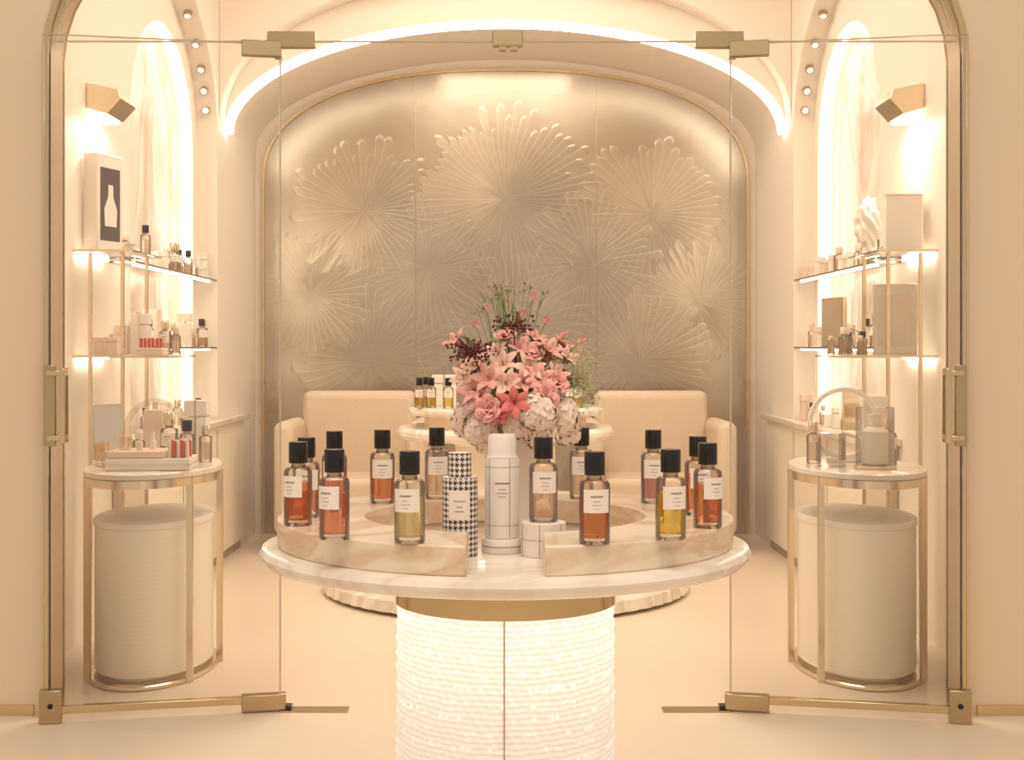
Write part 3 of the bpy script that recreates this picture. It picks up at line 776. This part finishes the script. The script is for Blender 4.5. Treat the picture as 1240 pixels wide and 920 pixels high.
gift_box(-1.27,5.58,0.7905,0.09,0.07,0.24,M_white,0,True); gift_box(-1.45,5.60,0.7905,0.08,0.06,0.20,M_blush,0,False)
bottle(-1.44,5.32,0.7905,CL,'clear',0,0.9,label=False,cap=M_white)
shelf_row(-1,0.831,ys(6.4,7.7,9),31,1.71,.08,.22)
# --- right
box_r=gift_box(1.70,5.80,1.656,0.15,0.12,0.24,M_white,-0.15,False)
box('brass_edge',-0.077,0.077,-0.062,0.062,0.236,0.242,M_champ,box_r)
bm=bmesh.new(); bmesh.ops.create_icosphere(bm,subdivisions=5,radius=0.07)
for v_ in bm.verts:
    p=v_.co; k=1+0.22*math.sin(p.x*80+2*math.sin(p.z*60))*math.sin(p.y*70+p.z*55)+0.08*math.sin(p.z*170+p.x*120)
    v_.co=Vector((p.x*k*0.85,p.y*k*0.8,p.z*k*1.35))
mn=min(v_.co.z for v_ in bm.verts)
for v_ in bm.verts: v_.co.z-=mn
me=bpy.data.meshes.new('fabric_rosette'); bm.to_mesh(me); bm.free(); me.materials.append(M_white)
for p in me.polygons: p.use_smooth=True
o=bpy.data.objects.new('fabric_rosette',me); o.location=(1.61,6.02,1.656); o.scale=(0.85,0.75,1.15); link(o)
framed(1.645,5.72,1.216,0.18,0.30,0.025,-0.25,M_champ,mat('plaque_grey',(0.70,0.58,0.45),0.3,0.4),'brass_plaque')
for i,(x,y) in enumerate(((1.50,5.72),(1.53,5.80),(1.48,5.88),(1.56,5.90),(1.52,6.0),(1.44,5.76),(1.43,5.95))):
    bottle(x,y,1.216,HN,'honey',-.5,0.55+0.12*(i%3),label=False,cap=(M_champ,M_black,M_white)[i%3],slim=1.15)
shelf_row(1,1.641,ys(6.20,7.80,18),47)
shelf_row(1,1.251,ys(6.20,6.92,8)+[7.40,7.52,7.64,7.76],53)
e=empty('tabletop_mirror',(1.735,7.15,1.2515),-1.35)
box('mirror_frame',-0.13,0.13,-0.01,0.01,0,0.26,M_champ,e,0.004); box('mirror_glass',-0.11,0.11,-0.0125,-0.0105,0.02,0.24,M_mirror,e)
ring_sculpture(1.36,5.44,0.7905,0.135,-0.05,m=M_white,wd=0.009)
e=empty('glass_cloche',(1.40,5.13,0.7905))
lathe('cloche_base',[(0,0),(0.078,0),(0.08,0.003),(0.08,0.014),(0,0.014)],M_champ,48,e)
lathe('cloche_glass',[(0.072,0.014),(0.072,0.225),(0.068,0.232),(0,0.235)],thin_glass('cloche_glass',(0.97,0.94,0.90),0.7,0.04,0.03),48,e)
lathe('inner_flacon',[(0,0.015),(0.045,0.015),(0.050,0.02),(0.050,0.14),(0.030,0.155),(0.018,0.16),(0.018,0.165),(0.024,0.166),(0.024,0.205),(0,0.206)],M_white,32,e)
gift_box(1.25,5.20,0.7905,0.09,0.08,0.13,M_acry,0.1,False,name='acrylic_display_box'); bottle(1.50,5.30,0.7905,HN,'honey',0,1.2,cap=M_champ)
gift_box(1.50,5.52,0.7905,0.10,0.06,0.26,M_white,0,False); bottle(1.22,5.36,0.7905,CL,'clear',0,1.1,cap=M_champ,label=False)
framed(1.70,6.60,0.831,0.15,0.22,0.02,-1.1,M_champ,M_mirror,'small_framed_mirror')
shelf_row(1,0.831,[6.85,7.0,7.15,7.3,7.45,7.6,7.75],71,1.71,.08,.20)
e=empty('display_tray',(1.66,6.35,0.8305)); box('tray_base',-0.05,0.05,-0.14,0.14,0,0.012,M_champ,e,0.003); box('tray_insert',-0.045,0.045,-0.13,0.13,0.012,0.02,M_white,e)
# back table goods
for i,(px,Y) in enumerate(((508,6.80),(516,6.95),(522,6.78),(543,6.75),(700,6.8),(690,6.95))):
    bottle(W(px,Y),Y,0.9455,YL,'gold',0,1.0)
gift_box(W(538,7.0),7.0,0.9455,0.12,0.08,0.16,M_white,0,True)

# ---------------------------------------------------------------- lights
def area(name,loc,size,energy,rot=(0,0,0),sy=None,col=WARM):
    L=bpy.data.lights.new(name,'AREA'); L.energy=energy; L.color=col; L.size=size
    if sy: L.shape='RECTANGLE'; L.size_y=sy
    o=bpy.data.objects.new(name,L); o.location=loc; o.rotation_euler=rot; link(o); return o
area('ceiling_light_interior',(0,6.3,3.75),1.6,68,sy=2.4)
area('ceiling_light_shopfloor',(0,0.9,4.4),2.5,95,sy=2.2)
area('ceiling_light_rear',(0,8.6,3.12),0.9,4,sy=0.3)
w=bpy.data.worlds.new('World'); sc.world=w; w.use_nodes=True
w.node_tree.nodes['Background'].inputs[0].default_value=(1.0,0.83,0.65,1); w.node_tree.nodes['Background'].inputs[1].default_value=0.68
sc.view_settings.view_transform='Standard'

# ---------------------------------------------------------------- camera
cam=bpy.data.cameras.new('camera'); co=bpy.data.objects.new('camera',cam); COL.objects.link(co)
co.location=(0,0,1.25); co.rotation_euler=(pi/2,0,0)
cam.sensor_width=36; cam.lens=1640/1240*36; cam.shift_x=8/1240; cam.shift_y=-40/1240
cam.clip_start=0.05
sc.camera=co
